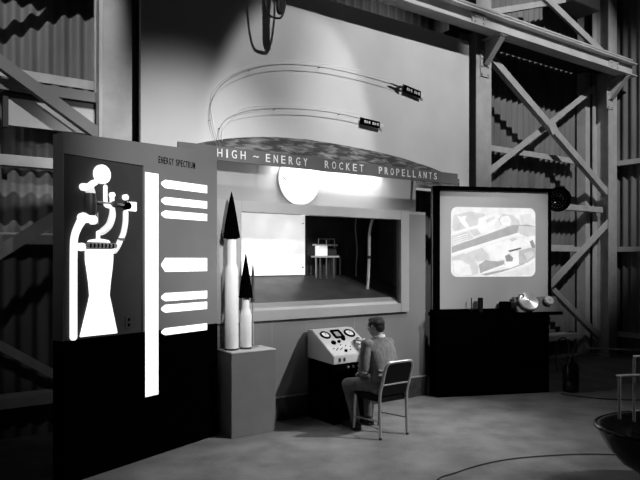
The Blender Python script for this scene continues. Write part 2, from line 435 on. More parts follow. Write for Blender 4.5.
# trajectories: thin rods standing off the mural
T1 = [(-1.10, 3.25), (-1.154, 3.371), (-1.218, 3.599), (-1.192, 3.838), (-1.023, 4.079), (-0.684, 4.282), (-0.253, 4.422), (0.367, 4.507), (1.046, 4.518), (1.72, 4.485)]
T2 = [(-1.07, 3.25), (-1.102, 3.376), (-1.089, 3.521), (-0.983, 3.654), (-0.753, 3.757), (-0.327, 3.854), (0.207, 3.915), (0.699, 3.93), (1.062, 3.915)]
for T, dx, lb in ((T1, 0, 'upper curved trajectory wire arching over the mural to the upper tag'), (T2, 0, 'lower curved trajectory wire on the mural ending at the lower tag')):
    w = MB((T[4][0], -0.25, T[4][1])); w.tube([(s+dx, -0.25, z) for s, z in T], 0.003, 6, 6)
    root = thing('trajectory_wire', WALL, (T[4][0], -0.25, T[4][1]), lb, 'wire', 'trajectory wires')
    w.build('wire', M['wallpaint'], root)
    w = MB((T[4][0], -0.25, T[4][1]))
    w.tube([(s+0.05 if z < 3.7 else s, -0.27, z+(0.055 if z > 3.7 else 0)) for s, z in T[1:]], 0.003, 6, 6)
    w.build('pale_wire', M['white'], root)
    for i in (2, 5, 7):
        w = MB((T[4][0], -0.25, T[4][1])); w.tube([(T[i][0], -0.30, T[i][1]), (T[i][0], -0.25, T[i][1])], 0.004, 6)
        w.build('standoff', M['dark'], root)
def tag_plate(s0, s1, z0, z1, slope, lb):
    c = ((s0+s1)/2, -0.27, (z0+z1)/2); root = thing('mural_tag', WALL, c, lb, 'tag', 'mural tags')
    k = MB(c); h = z1-z0
    k.prism([(s0, z0), (s1, z0+slope), (s1, z1+slope), (s0, z1)], 'd', -0.277, -0.262); k.build('plate', M['black'], root)
    x = s0+0.07; zc = (z0+z1)/2
    for j, ww in enumerate((0.03, 0.028, 0.022, 0, 0.028, 0.03, 0.03, 0, 0.05)):
        if ww:
            k = MB(c); zz = zc+slope*(x-s0)/(s1-s0); hh = h*0.20
            if j % 2: k.box(x, x+ww*0.35, -0.262, -0.259, zz-hh, zz+hh); k.box(x, x+ww, -0.262, -0.259, zz-0.006, zz+0.006)
            else: k.box(x, x+ww*0.35, -0.262, -0.259, zz-hh, zz+hh); k.box(x, x+ww, -0.262, -0.259, zz+hh-0.012, zz+hh); k.box(x+ww*0.65, x+ww, -0.262, -0.259, zz-hh, zz+hh)
            k.build('letter', M['white'], root)
        x += (ww or 0.02)+0.012
    for xs_, zs_ in ((s0+0.06, zc), (s1-0.06, zc+slope)):
        k = MB(c); k.tube([(xs_, -0.30, zs_), (xs_, -0.277, zs_)], 0.006, 6); k.build('standoff', M['dark'], root)
tag_plate(1.872, 2.227, 4.425, 4.53, -0.05, 'small black tag at the end of the upper trajectory wire')
tag_plate(1.064, 1.42, 3.845, 3.938, -0.02, 'small black tag at the end of the lower trajectory wire')
c = (1.72, -0.27, 4.485); root = thing('model_craft', WALL, c, 'tiny dark model craft at the end of the upper trajectory wire', 'model')
k = MB(c); k.tube([(1.58, -0.27, 4.50), (1.64, -0.27, 4.50), (1.84, -0.27, 4.475), (1.90, -0.27, 4.47)], [0.002, 0.012, 0.012, 0.005], 10); k.build('fuselage', M['dark'], root)
k = MB(c); k.prism([(1.70, -0.27), (1.80, -0.27), (1.84, -0.225), (1.79, -0.225)], 'z', 4.478, 4.486); k.prism([(1.70, -0.27), (1.80, -0.27), (1.84, -0.295), (1.79, -0.297)], 'z', 4.478, 4.486); k.build('wings', M['dark'], root)

# cables hung from the girder in front of the mural
for s_, e_, zb, r_w, lb in ((-0.66, -0.28, 4.90, 0.014, 'slack cable loop hanging from the crane girder above the mural'), (-0.43, -0.36, 4.98, 0.030, 'thick strap hanging from the crane girder above the mural')):
    c = (s_, -0.02, 5.52); k = MB(c); m_ = (s_+e_)/2
    k.tube([(s_, -0.02, 5.598), (s_+0.01, -0.02, 5.3), (s_+(m_-s_)*0.4, -0.02, zb+0.06), (m_, -0.02, zb), (e_-(e_-m_)*0.4, -0.02, zb+0.06), (e_-0.01, -0.02, 5.3), (e_, -0.02, 5.598)], r_w, 8, 5)
    tag(k.build('hanging_cable', M['rubber'], None, WALL), lb, 'cable')
# ================================================================== DISPLAY WALL
dw = thing('display_wall', WALL, (0.4, 0, 0), 'grey exhibit wall with a wide viewing window under the banner', 'exhibit wall')
O = (0.4, 0, 0); S0, S1 = -1.62, 2.06
wi = (-0.954, 1.545, 1.345, 2.512)
b = MB(O)
b.box(S0, wi[0], -0.05, 0, 0.0, 2.60); b.box(wi[1], S1, -0.05, 0, 0.0, 2.60)
b.box(wi[0], wi[1], -0.05, 0, 0.0, wi[2]); b.box(wi[0], wi[1], -0.05, 0, wi[3], 2.60)
b.build('wall_panel', M['wallpaint'], dw)
b = MB(O); b.box(S0, S1, -0.26, -0.20, 2.60, 3.245); b.box(S0, S1, -0.20, 0.0, 2.60, 2.64); b.build('cove_panel', M['covepaint'], dw)
b = MB(O)
fo = (-1.30, 1.70, 1.222, 2.64)
b.box(fo[0], wi[0], 0.0, 0.045, fo[2], fo[3]); b.box(wi[1], fo[1], 0.0, 0.045, fo[2], fo[3])
b.box(wi[0], wi[1], 0.0, 0.045, wi[3], fo[3]); b.box(wi[0], wi[1], 0.0, 0.045, fo[2], wi[2])
b.build('window_frame', M['frame'], dw, bevel=0.004)
b = MB(O); b.prism([(0.0, wi[2]), (0.0, wi[2]-0.03), (-0.10, wi[2]-0.03), (-0.10, 1.43)], 's', wi[0]+0.001, wi[1]-0.001); b.build('sloped_sill', M['frame'], dw)
b = MB(O); b.box(wi[0], wi[1], -0.035, -0.029, wi[2], wi[3]); b.build('window_pane', M['glass'], dw)
b = MB(O); b.box(S0, S1, 0.0, 0.03, 0.0, 0.275); b.build('kickboard', M['brick'], dw)
b = MB(O); b.box(S0, S1, 0.0, 0.034, 0.275, 0.29); b.build('kickboard_cap', M['frame'], dw)
for s in (-0.52, 0.75):
    b = MB(O); b.box(s-0.002, s+0.002, 0.0, 0.0012, 0.29, 1.222); b.build('panel_joint', M['frame'], dw)
# test chamber behind the window
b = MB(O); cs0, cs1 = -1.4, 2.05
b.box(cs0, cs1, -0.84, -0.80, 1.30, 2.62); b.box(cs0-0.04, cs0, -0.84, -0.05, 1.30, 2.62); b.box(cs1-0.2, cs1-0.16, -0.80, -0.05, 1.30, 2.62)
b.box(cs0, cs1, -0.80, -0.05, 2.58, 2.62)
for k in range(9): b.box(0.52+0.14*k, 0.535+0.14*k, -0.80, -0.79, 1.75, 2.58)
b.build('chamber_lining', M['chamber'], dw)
b = MB(O); b.prism([(-0.10, 1.30), (-0.10, 1.42), (-0.80, 1.735), (-0.80, 1.30)], 's', cs0, cs1-0.2); b.build('chamber_deck', M['deck'], dw)
b = MB(O); b.box(-0.85, 0.479, -0.80, -0.775, 1.742, 2.575); b.build('backlit_panel', M['whiteglow'], dw)
for z in (1.85, 2.46):
    b = MB(O); b.lathe([(0.012, 0), (0.012, 0.008)], (0.44, -0.775, z), 'd', 10); b.build('panel_screw', M['dark'], dw)
# round white dial in the cove
c = (-0.013, -0.20, 2.965)
di = thing('round_dial', WALL, c, 'round white dial on the wall just below the banner', 'dial')
b = MB(c); b.lathe([(0.305, 0.0), (0.305, 0.02), (0.30, 0.024), (0.0, 0.026)], c, 'd', 64); b.build('face', M['whitewall'], di)
b = MB(c); b.lathe([(0.301, 0.0), (0.317, 0.0), (0.317, 0.035), (0.310, 0.042), (0.301, 0.038), (0.301, 0.0)], c, 'd', 64); b.build('rim', M['frame'], di)
b = MB(c); b.bar((-0.26, -0.172, 3.01), (-0.21, -0.172, 2.955), 0.006, 0.012, (0.7, 0, 0.7)); b.build('pointer', M['dark'], di)

# banner with the tube lamps behind it
O2 = (0.45, 0.065, 3.16)
bn = thing('banner_sign', WALL, O2, 'long dark grey banner with white letters across the top of the wall', 'sign')
b = MB(O2); b.box(-1.75, 2.655, 0.05, 0.08, 3.077, 3.238); b.build('board', M['banner'], bn, bevel=0.003)
for s in (-1.5, -0.6, 1.45, 2.0):
    b = MB(O2); b.box(s-0.02, s+0.02, -0.20, 0.05, 3.19, 3.22); b.build('support_arm', M['dark'], bn)
for wd_, s0, s1 in (('HIGH', -1.285, -0.925), ('~', -0.825, -0.750), ('ENERGY', -0.653, -0.059), ('ROCKET', 0.208, 0.836), ('PROPELLANTS', 1.105, 2.209)):
    s0 -= 0.0
    h = 0.020 if wd_ == '~' else 0.095
    dx = 0.01
    cu_out = 0.0
    word(wd_, O2, s0, s1, 0.080, 3.163, h, M['white'], bn, 0.80, 0.0, 0.005, 0.004)
for s0, s1 in ((-0.38, 0.46), (0.51, 1.38)):
    c = ((s0+s1)/2, -0.06, 3.165)
    lt = thing('tube_lamp', WALL, c, 'tube lamp behind the banner lighting the wall %s' % ('above the dial' if s0 < 0 else 'right of the dial'), 'lamp', 'banner lamps')
    b = MB(c); b.box(s0, s1, -0.10, -0.02, 3.177, 3.205); b.build('housing', M['frame'], lt)
    b = MB(c); b.tube([(s0+0.02, -0.06, 3.16), (s1-0.02, -0.06, 3.16)], 0.013, 12); b.build('tube', M['glow'], lt)
    l = bpy.data.lights.new('tube_light', 'AREA'); l.shape = 'RECTANGLE'; l.size = s1-s0-0.06; l.size_y = 0.05; l.energy = 11
    lo = bpy.data.objects.new('tube_light', l); COL.objects.link(lo); lo.parent = lt
    lo.location = (0, 0.0, -0.022); lo.rotation_euler = (math.radians(12), 0, 0)

# things standing in the chamber
c = (0.77, -0.70, 1.70); rg = thing('test_rig', WALL, c, 'small bright four legged test rig inside the window', 'test rig')
b = MB(c); b.box(0.575, 0.96, -0.77, -0.62, 1.985, 2.01); b.build('table_top', M['white'], rg)
b = MB(c); b.box(0.615, 0.755, -0.72, -0.62, 2.011, 2.15); b.build('white_block', M['whiteglow'], rg)  # no lamp: the block's own glow stands in for strong light
b = MB(c); b.box(0.756, 0.93, -0.74, -0.64, 2.011, 2.12); b.build('dark_block', M['dark'], rg)
b = MB(c); b.box(0.58, 0.95, -0.74, -0.64, 2.151, 2.175); b.build('cross_bar', M['white'], rg)
b = MB(c); b.tube([(0.65, -0.69, 2.175), (0.65, -0.69, 2.25), (0.93, -0.69, 2.25), (0.93, -0.69, 2.12)], 0.010, 8); b.tube([(0.79, -0.69, 2.16), (0.79, -0.69, 2.25)], 0.008, 8); b.build('pipe_loop', M['chrome'], rg)
for s in (0.62, 0.69, 0.80, 0.93):
    b = MB(c); b.tube([(s, -0.70, 1.985), (s, -0.70, 1.685)], 0.012, 8); b.build('leg', M['chrome'], rg)
c = (1.356, -0.72, 2.1)
b = MB(c); b.tube([(1.35, -0.72, 2.56), (1.34, -0.72, 2.40), (1.37, -0.72, 2.1), (1.355, -0.72, 1.9), (1.35, -0.72, 1.705)], 0.011, 8, 6)
tag(b.build('thin_hose', M['frame'], None, WALL), 'thin grey hose hanging at the back of the window', 'hose')
c = (1.3, -0.35, 2.0)
b = MB(c); b.tube([(1.40, -0.35, 2.56), (1.345, -0.35, 2.50), (1.30, -0.35, 2.306), (1.292, -0.35, 1.978), (1.276, -0.35, 1.70), (1.262, -0.35, 1.535)], 0.020, 10, 6)
hs = b.build('bent_hose', M['white'], None, WALL); tag(hs, 'thick pale bent hose standing near the glass inside the window', 'hose')
b = MB(c); b.lathe([(0.028, -0.02), (0.028, 0.02)], (1.294, -0.35, 1.99), 'z', 12); b.build('clamp', M['dark'], hs)
# bare point light added inside the chamber to brighten it
l = bpy.data.lights.new('chamber_fill', 'POINT'); l.energy = 1.2; l.shadow_soft_size = 0.04
lo = bpy.data.objects.new('chamber_fill', l); COL.objects.link(lo); lo.location = WALL.w(0.1, -0.25, 2.45)

# ================================================================== ENERGY BOARD
O3 = (0.95, 0, 0); eb = thing('energy_board', BOARD, O3, 'tall grey energy spectrum board with glowing engine diagram and arrows', 'display board')
b = MB(O3)
b.prism([(0, 1.245), (1.891, 1.245), (1.891, 3.095), (1.80, 3.125), (1.705, 3.140), (0, 3.056)], 'd', -0.07, -0.025)
b.prism([(0.0, 2.873), (0.867, 2.873), (0.867, 3.0987), (0, 3.056)], 'd', -0.025, 0)
b.prism([(0.867, 1.245), (1.891, 1.245), (1.891, 3.095), (1.80, 3.125), (1.705, 3.140), (0.867, 3.0987)], 'd', -0.025, 0)
b.box(0, 0.009, -0.025, 0, 1.245, 2.873); b.box(0, 0.02, -0.15, -0.07, 1.245, 3.05)
b.build('panel', M['boardgrey'], eb)
b = MB(O3); b.box(0.0, 1.895, -0.07, 0.003, 0.0, 1.245); b.box(0, 0.02, -0.15, -0.07, 0.0, 1.245); b.build('base', M['black'], eb)
dp = MB(O3); dp.box(0.009, 0.867, -0.025, -0.018, 1.245, 2.873); dg_ = dp.build('diagram_panel', M['recess'], eb)
b = MB(O3); b.box(0.886, 1.049, 0.0005, 0.006, 0.605, 2.812); b.build('light_bar', M['glow'], eb)
for z0, z1, hh in ((2.68, 2.763, 0), (2.511, 2.589, 0), (2.376, 2.452, 0), (1.83, 1.971, 0), (1.532, 1.614, 0), (1.416, 1.495, 0), (1.187, 1.258, 0)):
    zc = (z0+z1)/2
    b = MB(O3); b.prism([(1.088, zc), (1.095, zc+0.015), (1.14, z1), (1.731, z1), (1.731, z0), (1.14, z0), (1.095, zc-0.015)], 'd', 0.0005, 0.006)
    b.build('arrow', M['glow'], eb)
word('ENERGY SPECTRUM', O3, 1.055, 1.556, 0.0, 2.958, 0.068, M['black'], eb, 0.32, 0.0, 0.003, 0.012)
b = MB(O3); b.box(0.66, 0.741, -0.018, -0.010, 1.296, 1.416); sw = b.build('switch_plate', M['dark'], eb, bevel=0.003)
for z in (1.33, 1.38):
    b = MB(O3); b.box(0.69, 0.712, -0.010, -0.004, z-0.012, z+0.012); b.build('socket', M['black'], sw)
# the engine diagram: half-round glowing shapes on the dark panel
def flat(name, poly, m='glow', d1=0.0, d0=-0.018, bev=0.006):
    k = MB(O3); k.prism(poly, 'd', d0, d1); return k.build(name, M[m], dg_, bevel=bev)
def pipe(name, pts, r, m='glow'):
    k = MB(O3); k.tube([(a, -0.010, z) for a, z in pts], r, 12, 6, round_ends=True); return k.build(name, M[m], dg_)
noz = [(0.221, 2.048), (0.222, 1.95), (0.237, 1.86), (0.256, 1.74), (0.266, 1.63), (0.250, 1.56), (0.167, 1.266), (0.569, 1.263), (0.497, 1.56), (0.480, 1.625), (0.492, 1.74), (0.510, 1.86), (0.520, 1.95), (0.520, 2.048)]
flat('nozzle', noz)
b = MB(O3); b.lathe([(0.088, 0.0), (0.088, 0.022), (0.080, 0.03), (0.0, 0.032)], (0.398, -0.018, 2.735), 'd', 32); b.build('tank', M['glow'], dg_)
pipe('pipe', [(0.33, 2.655), (0.30, 2.64), (0.26, 2.605), (0.20, 2.60)], [0.026, 0.030, 0.036, 0.034])
pipe('pipe', [(0.265, 2.59), (0.285, 2.55)], [0.045, 0.04], 'glowsoft')
b = MB(O3); b.lathe([(0.050, -0.10), (0.058, -0.05), (0.060, 0), (0.058, 0.05), (0.050, 0.10)], (0.272, -0.01, 2.45), 'z', 24); b.build('pump_body', M['dark'], dg_)
pipe('pipe', [(0.29, 2.365), (0.255, 2.33), (0.19, 2.325)], [0.04, 0.045, 0.045])
b = MB(O3); b.lathe([(0.042, 0.0), (0.042, 0.03), (0.03, 0.036), (0, 0.036)], (0.298, -0.018, 2.312), 'd', 24); b.build('valve', M['glow'], dg_)
pipe('pipe', [(0.205, 2.33), (0.155, 2.25), (0.118, 2.16), (0.108, 2.04), (0.106, 1.7), (0.106, 1.275)], [0.045, 0.036, 0.034, 0.034, 0.034, 0.034])
pipe('pipe', [(0.436, 2.625), (0.436, 2.50), (0.445, 2.455), (0.51, 2.445)], 0.019)
b = MB(O3); b.lathe([(0.025, 0), (0.025, 0.03), (0.0, 0.034)], (0.505, -0.018, 2.555), 'd', 20); b.build('valve', M['glow'], dg_)
b = MB(O3); b.lathe([(0.028, 0), (0.028, 0.03), (0.0, 0.034)], (0.655, -0.018, 2.545), 'd', 20); b.build('valve', M['glow'], dg_)
flat('feed_box', [(0.675, 2.505), (0.79, 2.51), (0.79, 2.42), (0.675, 2.42)])
b = MB(O3); b.lathe([(0.035, 0), (0.035, 0.05), (0.02, 0.055)], (0.665, -0.018, 2.465), 'd', 20); b.build('coupling', M['black'], dg_)
b = MB(O3); b.tube([(0.33, 0.012, 2.476), (0.66, 0.012, 2.470)], 0.009, 10); b.build('shaft', M['chrome'], dg_)
b = MB(O3); b.lathe([(0.03, 0), (0.03, 0.045), (0.02, 0.05)], (0.515, -0.018, 2.47), 'd', 20); b.build('coupling', M['dark'], dg_)
pipe('pipe', [(0.508, 2.53), (0.512, 2.44), (0.510, 2.36), (0.475, 2.27), (0.41, 2.215), (0.366, 2.195)], [0.024, 0.024, 0.033, 0.034, 0.032, 0.022], 'glowsoft')
pipe('pipe', [(0.358, 2.20), (0.358, 2.13)], 0.018)
flat('injector_cap', [(0.245, 2.112), (0.265, 2.130), (0.34, 2.142), (0.39, 2.142), (0.46, 2.132), (0.482, 2.112)], 'glow', 0.01, -0.018, 0.003)
pipe('stem', [(0.355, 2.38), (0.357, 2.28)], 0.006, 'frame')
pipe('pipe', [(0.662, 2.40), (0.658, 2.30), (0.635, 2.20), (0.61, 2.15)], 0.027, 'glowsoft')
pipe('pipe', [(0.60, 2.13), (0.565, 2.07), (0.535, 2.035)], 0.028, 'glowsoft')
b = MB(O3); b.lathe([(0.032, -0.012), (0.032, 0.012)], (0.607, -0.0, 2.145), 'z', 16); b.build('coupling', M['chrome'], dg_)
b = MB(O3); b.tube([(0.225, -0.002, 2.078), (0.530, -0.002, 2.082)], 0.026, 12, round_ends=True); b.build('manifold', M['screenboard'], dg_)
for k in range(7):
    b = MB(O3); b.box(0.25+0.04*k, 0.265+0.04*k, 0.018, 0.028, 2.06, 2.10); b.build('manifold_bolt', M['black'], dg_)
b = MB(O3); b.lathe([(0.036, 0), (0.036, 0.035), (0.0, 0.04)], (0.180, -0.018, 2.066), 'd', 20); b.build('valve', M['glow'], dg_)

# ================================================================== PEDESTAL AND MODEL ROCKETS
O4 = (-0.98, 0.20, 0); pd = thing('pedestal', WALL, O4, 'plain grey box pedestal carrying the model rockets', 'pedestal')
b = MB(O4); b.box(-1.262, -0.70, 0.04, 0.385, 0.0, 0.925); b.build('body', M['pedestal'], pd, bevel=0.004)
b = MB(O4); b.box(-1.266, -0.696, 0.036, 0.389, 0.925, 0.94); b.build('top', M['whitewall'], pd, bevel=0.003)
Z = 0.941
def rocket(c, label, body, cone, m_cone='black'):
    root = thing('model_rocket', WALL, (c[0], c[1], Z), label, 'model rocket', 'model rockets on the pedestal')
    b = MB((c[0], c[1], Z)); b.lathe(body, (c[0], c[1], Z), 'z', 28); b.build('body', M['white'], root)
    b = MB((c[0], c[1], Z)); b.lathe(cone, (c[0], c[1], Z), 'z', 28); b.build('nose_cone', M[m_cone], root)
    b = MB((c[0], c[1], Z)); b.lathe([(body[0][0]*0.85, 0), (body[0][0]*1.06, 0.001), (body[0][0]*1.06, 0.02), (body[0][0]*0.9, 0.022)], (c[0], c[1], Z), 'z', 28); b.build('base_ring', M['dark'], root)
rocket((-1.165, 0.20), 'tallest white model rocket with a long black nose cone', [(0.073, 0.004), (0.077, 0.03), (0.077, 0.86), (0.070, 0.92), (0.053, 0.965), (0.052, 1.26)], [(0.030, 1.235), (0.097, 1.26), (0.06, 1.49), (0.022, 1.70), (0.006, 1.765), (0.0, 1.78)])
rocket((-0.985, 0.20), 'short white model rocket with black nose cone beside the tall one', [(0.064, 0.004), (0.066, 0.02), (0.066, 0.385), (0.058, 0.41), (0.042, 0.47), (0.040, 0.575)], [(0.02, 0.60), (0.082, 0.58), (0.060, 0.74), (0.032, 0.91), (0.008, 1.06), (0.0, 1.09)])
c = (-0.865, 0.15); root = thing('model_rocket', WALL, (c[0], c[1], Z), 'very slim dark model rocket right of the short one', 'model rocket', 'model rockets on the pedestal')
b = MB((c[0], c[1], Z)); b.lathe([(0.011, 0.012), (0.011, 0.60), (0.009, 0.62)], (c[0], c[1], Z), 'z', 14); b.build('body', M['frame'], root)
b = MB((c[0], c[1], Z)); b.lathe([(0.014, 0.52), (0.022, 0.53), (0.022, 0.62), (0.017, 0.63), (0.017, 0.76), (0.015, 0.86), (0.003, 0.97)], (c[0], c[1], Z), 'z', 14); b.build('upper_stage', M['dark'], root)
b = MB((c[0], c[1], Z)); b.lathe([(0.06, 0.0), (0.06, 0.008), (0.05, 0.012), (0.011, 0.013)], (c[0], c[1], Z), 'z', 24); b.build('base', M['chrome'], root)

# ================================================================== CONTROL CONSOLE
O5 = (0.31, 0.35, 0); co = thing('control_console', WALL, O5, 'control console with pale sloped gauge panel on a black base', 'console')
b = MB(O5); b.prism([(0.04, 1.08), (0.15, 1.08), (0.59, 0.815), (0.59, 0.715), (0.04, 0.735)], 's', 0.0, 0.625); b.build('desk', M['console'], co, bevel=0.006)
b = MB(O5); b.box(0.008, 0.617, 0.05, 0.575, 0.0, 0.7145); b.build('cabinet', M['black'], co)
# gauge panel frame: origin on slope, local axes s and down-slope
def sl(s, d, up=0.0):
    n_ = Vector((0, 0.265, 0.44)).normalized()
    return (s, d+n_.y*up, 1.08-(d-0.15)*0.265/0.44+n_.z*up)
ta = math.atan2(0.265, 0.44)
TILT = Matrix.Rotation(math.pi/2-ta, 3, 'X')   # turns an axis pointing at the visitor up to the slope normal
TILT = Matrix.Rotation(-(math.pi/2-ta), 3, 'X')
def gauge(s, d, r, name='gauge'):
    p = sl(s, d, 0.0)
    b = MB(O5); b.lathe([(r, -0.004), (r, 0.012), (r*0.74, 0.016), (r*0.72, 0.008), (r*0.70, 0.004)], p, 'd', 28, TILT); g_ = b.build(name, M['black'], co)
    b = MB(O5); b.lathe([(r*0.72, 0.0), (r*0.72, 0.007), (0, 0.0072)], p, 'd', 28, TILT); b.build('dial_face', M['white'], g_)
    b = MB(O5); b.tube([sl(s, d, 0.010), sl(s+r*0.35, d-r*0.4, 0.010)], 0.0025, 6); b.build('needle', M['black'], g_)
gauge(0.125, 0.250, 0.070); gauge(0.500, 0.250, 0.076)
b = MB(O5)
for a, c_ in (((0.245, 0.19), (0.375, 0.19)), ((0.245, 0.305), (0.375, 0.305))): b.bar(sl(a[0], a[1], 0.005), sl(c_[0], c_[1], 0.005), 0.03, 0.014, (0, 0.265, 0.44))
for a, c_ in (((0.252, 0.185), (0.252, 0.31)), ((0.368, 0.185), (0.368, 0.31))): b.bar(sl(a[0], a[1], 0.005), sl(c_[0], c_[1], 0.005), 0.03, 0.014, (0, 0.265, 0.44))
sg = b.build('scope_bezel', M['black'], co)
b = MB(O5); b.bar(sl(0.265, 0.248, 0.001), sl(0.355, 0.248, 0.001), 0.09, 0.004, (0, 0.265, 0.44)); b.build('scope_screen', M['frame'], sg)
def knob(s, d, r, h=0.02, m='black', name='knob'):
    b = MB(O5); b.lathe([(r, -0.002), (r, h*0.7), (r*0.85, h), (0, h*1.02)], sl(s, d), 'd', 18, TILT); b.build(name, M[m], co)
knob(0.150, 0.385, 0.032); knob(0.240, 0.375, 0.020); knob(0.545, 0.365, 0.026); knob(0.335, 0.340, 0.026); knob(0.228, 0.530, 0.020)
for s, d in ((0.08, 0.48), (0.11, 0.50), (0.14, 0.48), (0.17, 0.50), (0.20, 0.485), (0.30, 0.52), (0.34, 0.47), (0.40, 0.53), (0.46, 0.52), (0.50, 0.45), (0.22, 0.43), (0.28, 0.45)):
    b = MB(O5); b.tube([sl(s, d, 0), sl(s+0.003, d+0.006, 0.022)], [0.006, 0.004], 8); b.build('toggle_switch', M['dark'], co)
for s in (0.09, 0.16):
    b = MB(O5); b.box(s-0.012, s+0.012, 0.589, 0.602, 0.742, 0.785); b.build('front_switch', M['dark'], co, bevel=0.002)
for s in (0.22, 0.30, 0.38):
    b = MB(O5); b.lathe([(0.014, 0), (0.014, 0.02), (0.009, 0.025)], (s, 0.575, 0.665), 'd', 14); b.build('jack', M['frame'], co)

co.location = WALL.w(0.28, 0.35, 0)
# ================================================================== CHAIR
O6 = (0.235, 1.12, 0); ch = thing('office_chair', WALL, O6, 'metal tube chair with black back panel under the seated man', 'chair')
sL, sR = 0.040, 0.432
b = MB(O6)
b.tube([(sL, 1.352, 0.02), (sL, 1.34, 0.44), (sL, 1.385, 0.62), (sL, 1.43, 0.77), (sL+0.012, 1.443, 0.815), (sL+0.055, 1.45, 0.843), (0.235, 1.452, 0.846), (sR-0.055, 1.45, 0.843), (sR-0.012, 1.443, 0.815), (sR, 1.43, 0.77), (sR, 1.385, 0.62), (sR, 1.34, 0.44), (sR, 1.352, 0.02)], 0.0175, 12, 5)
b.build('back_frame', M['tubing'], ch)
for s in (sL+0.008, sR-0.008):
    b = MB(O6); b.tube([(s, 0.878, 0.02), (s, 0.895, 0.30), (s, 0.91, 0.425)], [0.015, 0.017, 0.018], 12, 4); b.build('leg', M['tubing'], ch)
    b = MB(O6); b.tube([(s, 0.885, 0.16), (s, 1.347, 0.19)], 0.009, 10); b.build('stretcher', M['tubing'], ch)
for s, d in ((sL, 1.352), (sR, 1.352), (sL+0.008, 0.878), (sR-0.008, 0.878)):
    b = MB(O6); b.lathe([(0.017, 0), (0.019, 0.01), (0.016, 0.03)], (s, d, 0), 'z', 12); b.build('foot', M['rubber'], ch)
b = MB(O6); b.tube([(sL, 1.375, 0.595), (sR, 1.375, 0.595)], 0.012, 10); b.build('back_rail', M['tubing'], ch)
b = MB(O6); n_ = [(sL+0.012, 0.465), (sR-0.012, 0.465), (sR-0.012, 0.80), (sR-0.05, 0.835), (sL+0.05, 0.835), (sL+0.012, 0.80)]
k = MB(O6)
A = [k.bm.verts.new(k.L((s, 1.378+(z-0.61)*0.30-0.008, z))) for s, z in n_]; B_ = [k.bm.verts.new(k.L((s, 1.378+(z-0.61)*0.30+0.008, z))) for s, z in n_]
k.face(A[::-1]); k.face(B_)
for i in range(6): k.face([A[i], A[(i+1) % 6], B_[(i+1) % 6], B_[i]])
k.build('back_panel', M['vinyl'], ch); b.bm.free()
b = MB(O6); b.box(sL+0.002, sR-0.002, 0.875, 1.325, 0.395, 0.462); b.build('seat', M['vinyl'], ch, bevel=0.012, seg=3)

# ================================================================== THE SEATED MAN
O7 = (0.245, 1.12, 0)
man = thing('person', WALL, O7, 'man in a grey suit seated at the console, seen from behind', 'person')
def remesh(mb, name, mats, parent, voxel, smooth=4, fac=0.5):
    bmesh.ops.recalc_face_normals(mb.bm, faces=mb.bm.faces)
    me = bpy.data.meshes.new('tmp'); mb.bm.to_mesh(me); mb.bm.free()
    t = bpy.data.objects.new('tmp', me); COL.objects.link(t)
    r = t.modifiers.new('r', 'REMESH'); r.mode = 'VOXEL'; r.voxel_size = voxel
    if smooth:
        s = t.modifiers.new('s', 'SMOOTH'); s.factor = fac; s.iterations = smooth
    dg = bpy.context.evaluated_depsgraph_get(); dg.update()
    out = bpy.data.meshes.new_from_object(t.evaluated_get(dg)); out.name = name
    bpy.data.objects.remove(t); bpy.data.meshes.remove(me)
    out.materials.clear(); out.materials.append(mats)
    for p in out.polygons: p.use_smooth = True
    o = bpy.data.objects.new(name, out); COL.objects.link(o); o.parent = parent
    return o
# joints, relative to the seat centre: x right, f forward (to the console), z up
def J(x, f_, z): return (O7[0]+x, O7[1]-f_, z)
def loft(mb, secs, n=24):
    # secs: (x, f, z, half width, half depth)
    rr = []
    for x, f_, z, a, b_ in secs:
        c = mb.L(J(x, f_, z)); ring = []
        for q in range(n):
            t = 2*math.pi*q/n; ct, st = math.cos(t), math.sin(t)
            ring.append(c+Vector((a*math.copysign(abs(ct)**0.85, ct), b_*math.copysign(abs(st)**0.85, st), 0)))
        rr.append(ring)
    mb.rings(rr)
SH_L, EL_L, WR_L = (-0.185, 0.02, 1.005), (-0.222, 0.03, 0.715), (-0.085, 0.225, 0.665)
SH_R, EL_R, WR_R = (0.160, 0.06, 0.992), (0.262, 0.30, 0.865), (0.205, 0.565, 0.955)
HIP_L, KN_L, AN_L = (-0.095, -0.08, 0.555), (-0.185, 0.375, 0.505), (-0.150, 0.27, 0.11)
HIP_R, KN_R, AN_R = (0.095, -0.08, 0.555), (0.125, 0.380, 0.515), (0.100, 0.34, 0.11)
HEADC = (-0.036, 0.050, 1.198)
yaw = Matrix.Rotation(math.radians(14), 3, 'Z') @ Matrix.Rotation(math.radians(-8), 3, 'X')
def H(x, f_, z):
    v = yaw @ Vector((x, f_, z)); return J(HEADC[0]+v.x, HEADC[1]+v.y, HEADC[2]+v.z)
b = MB(O7)
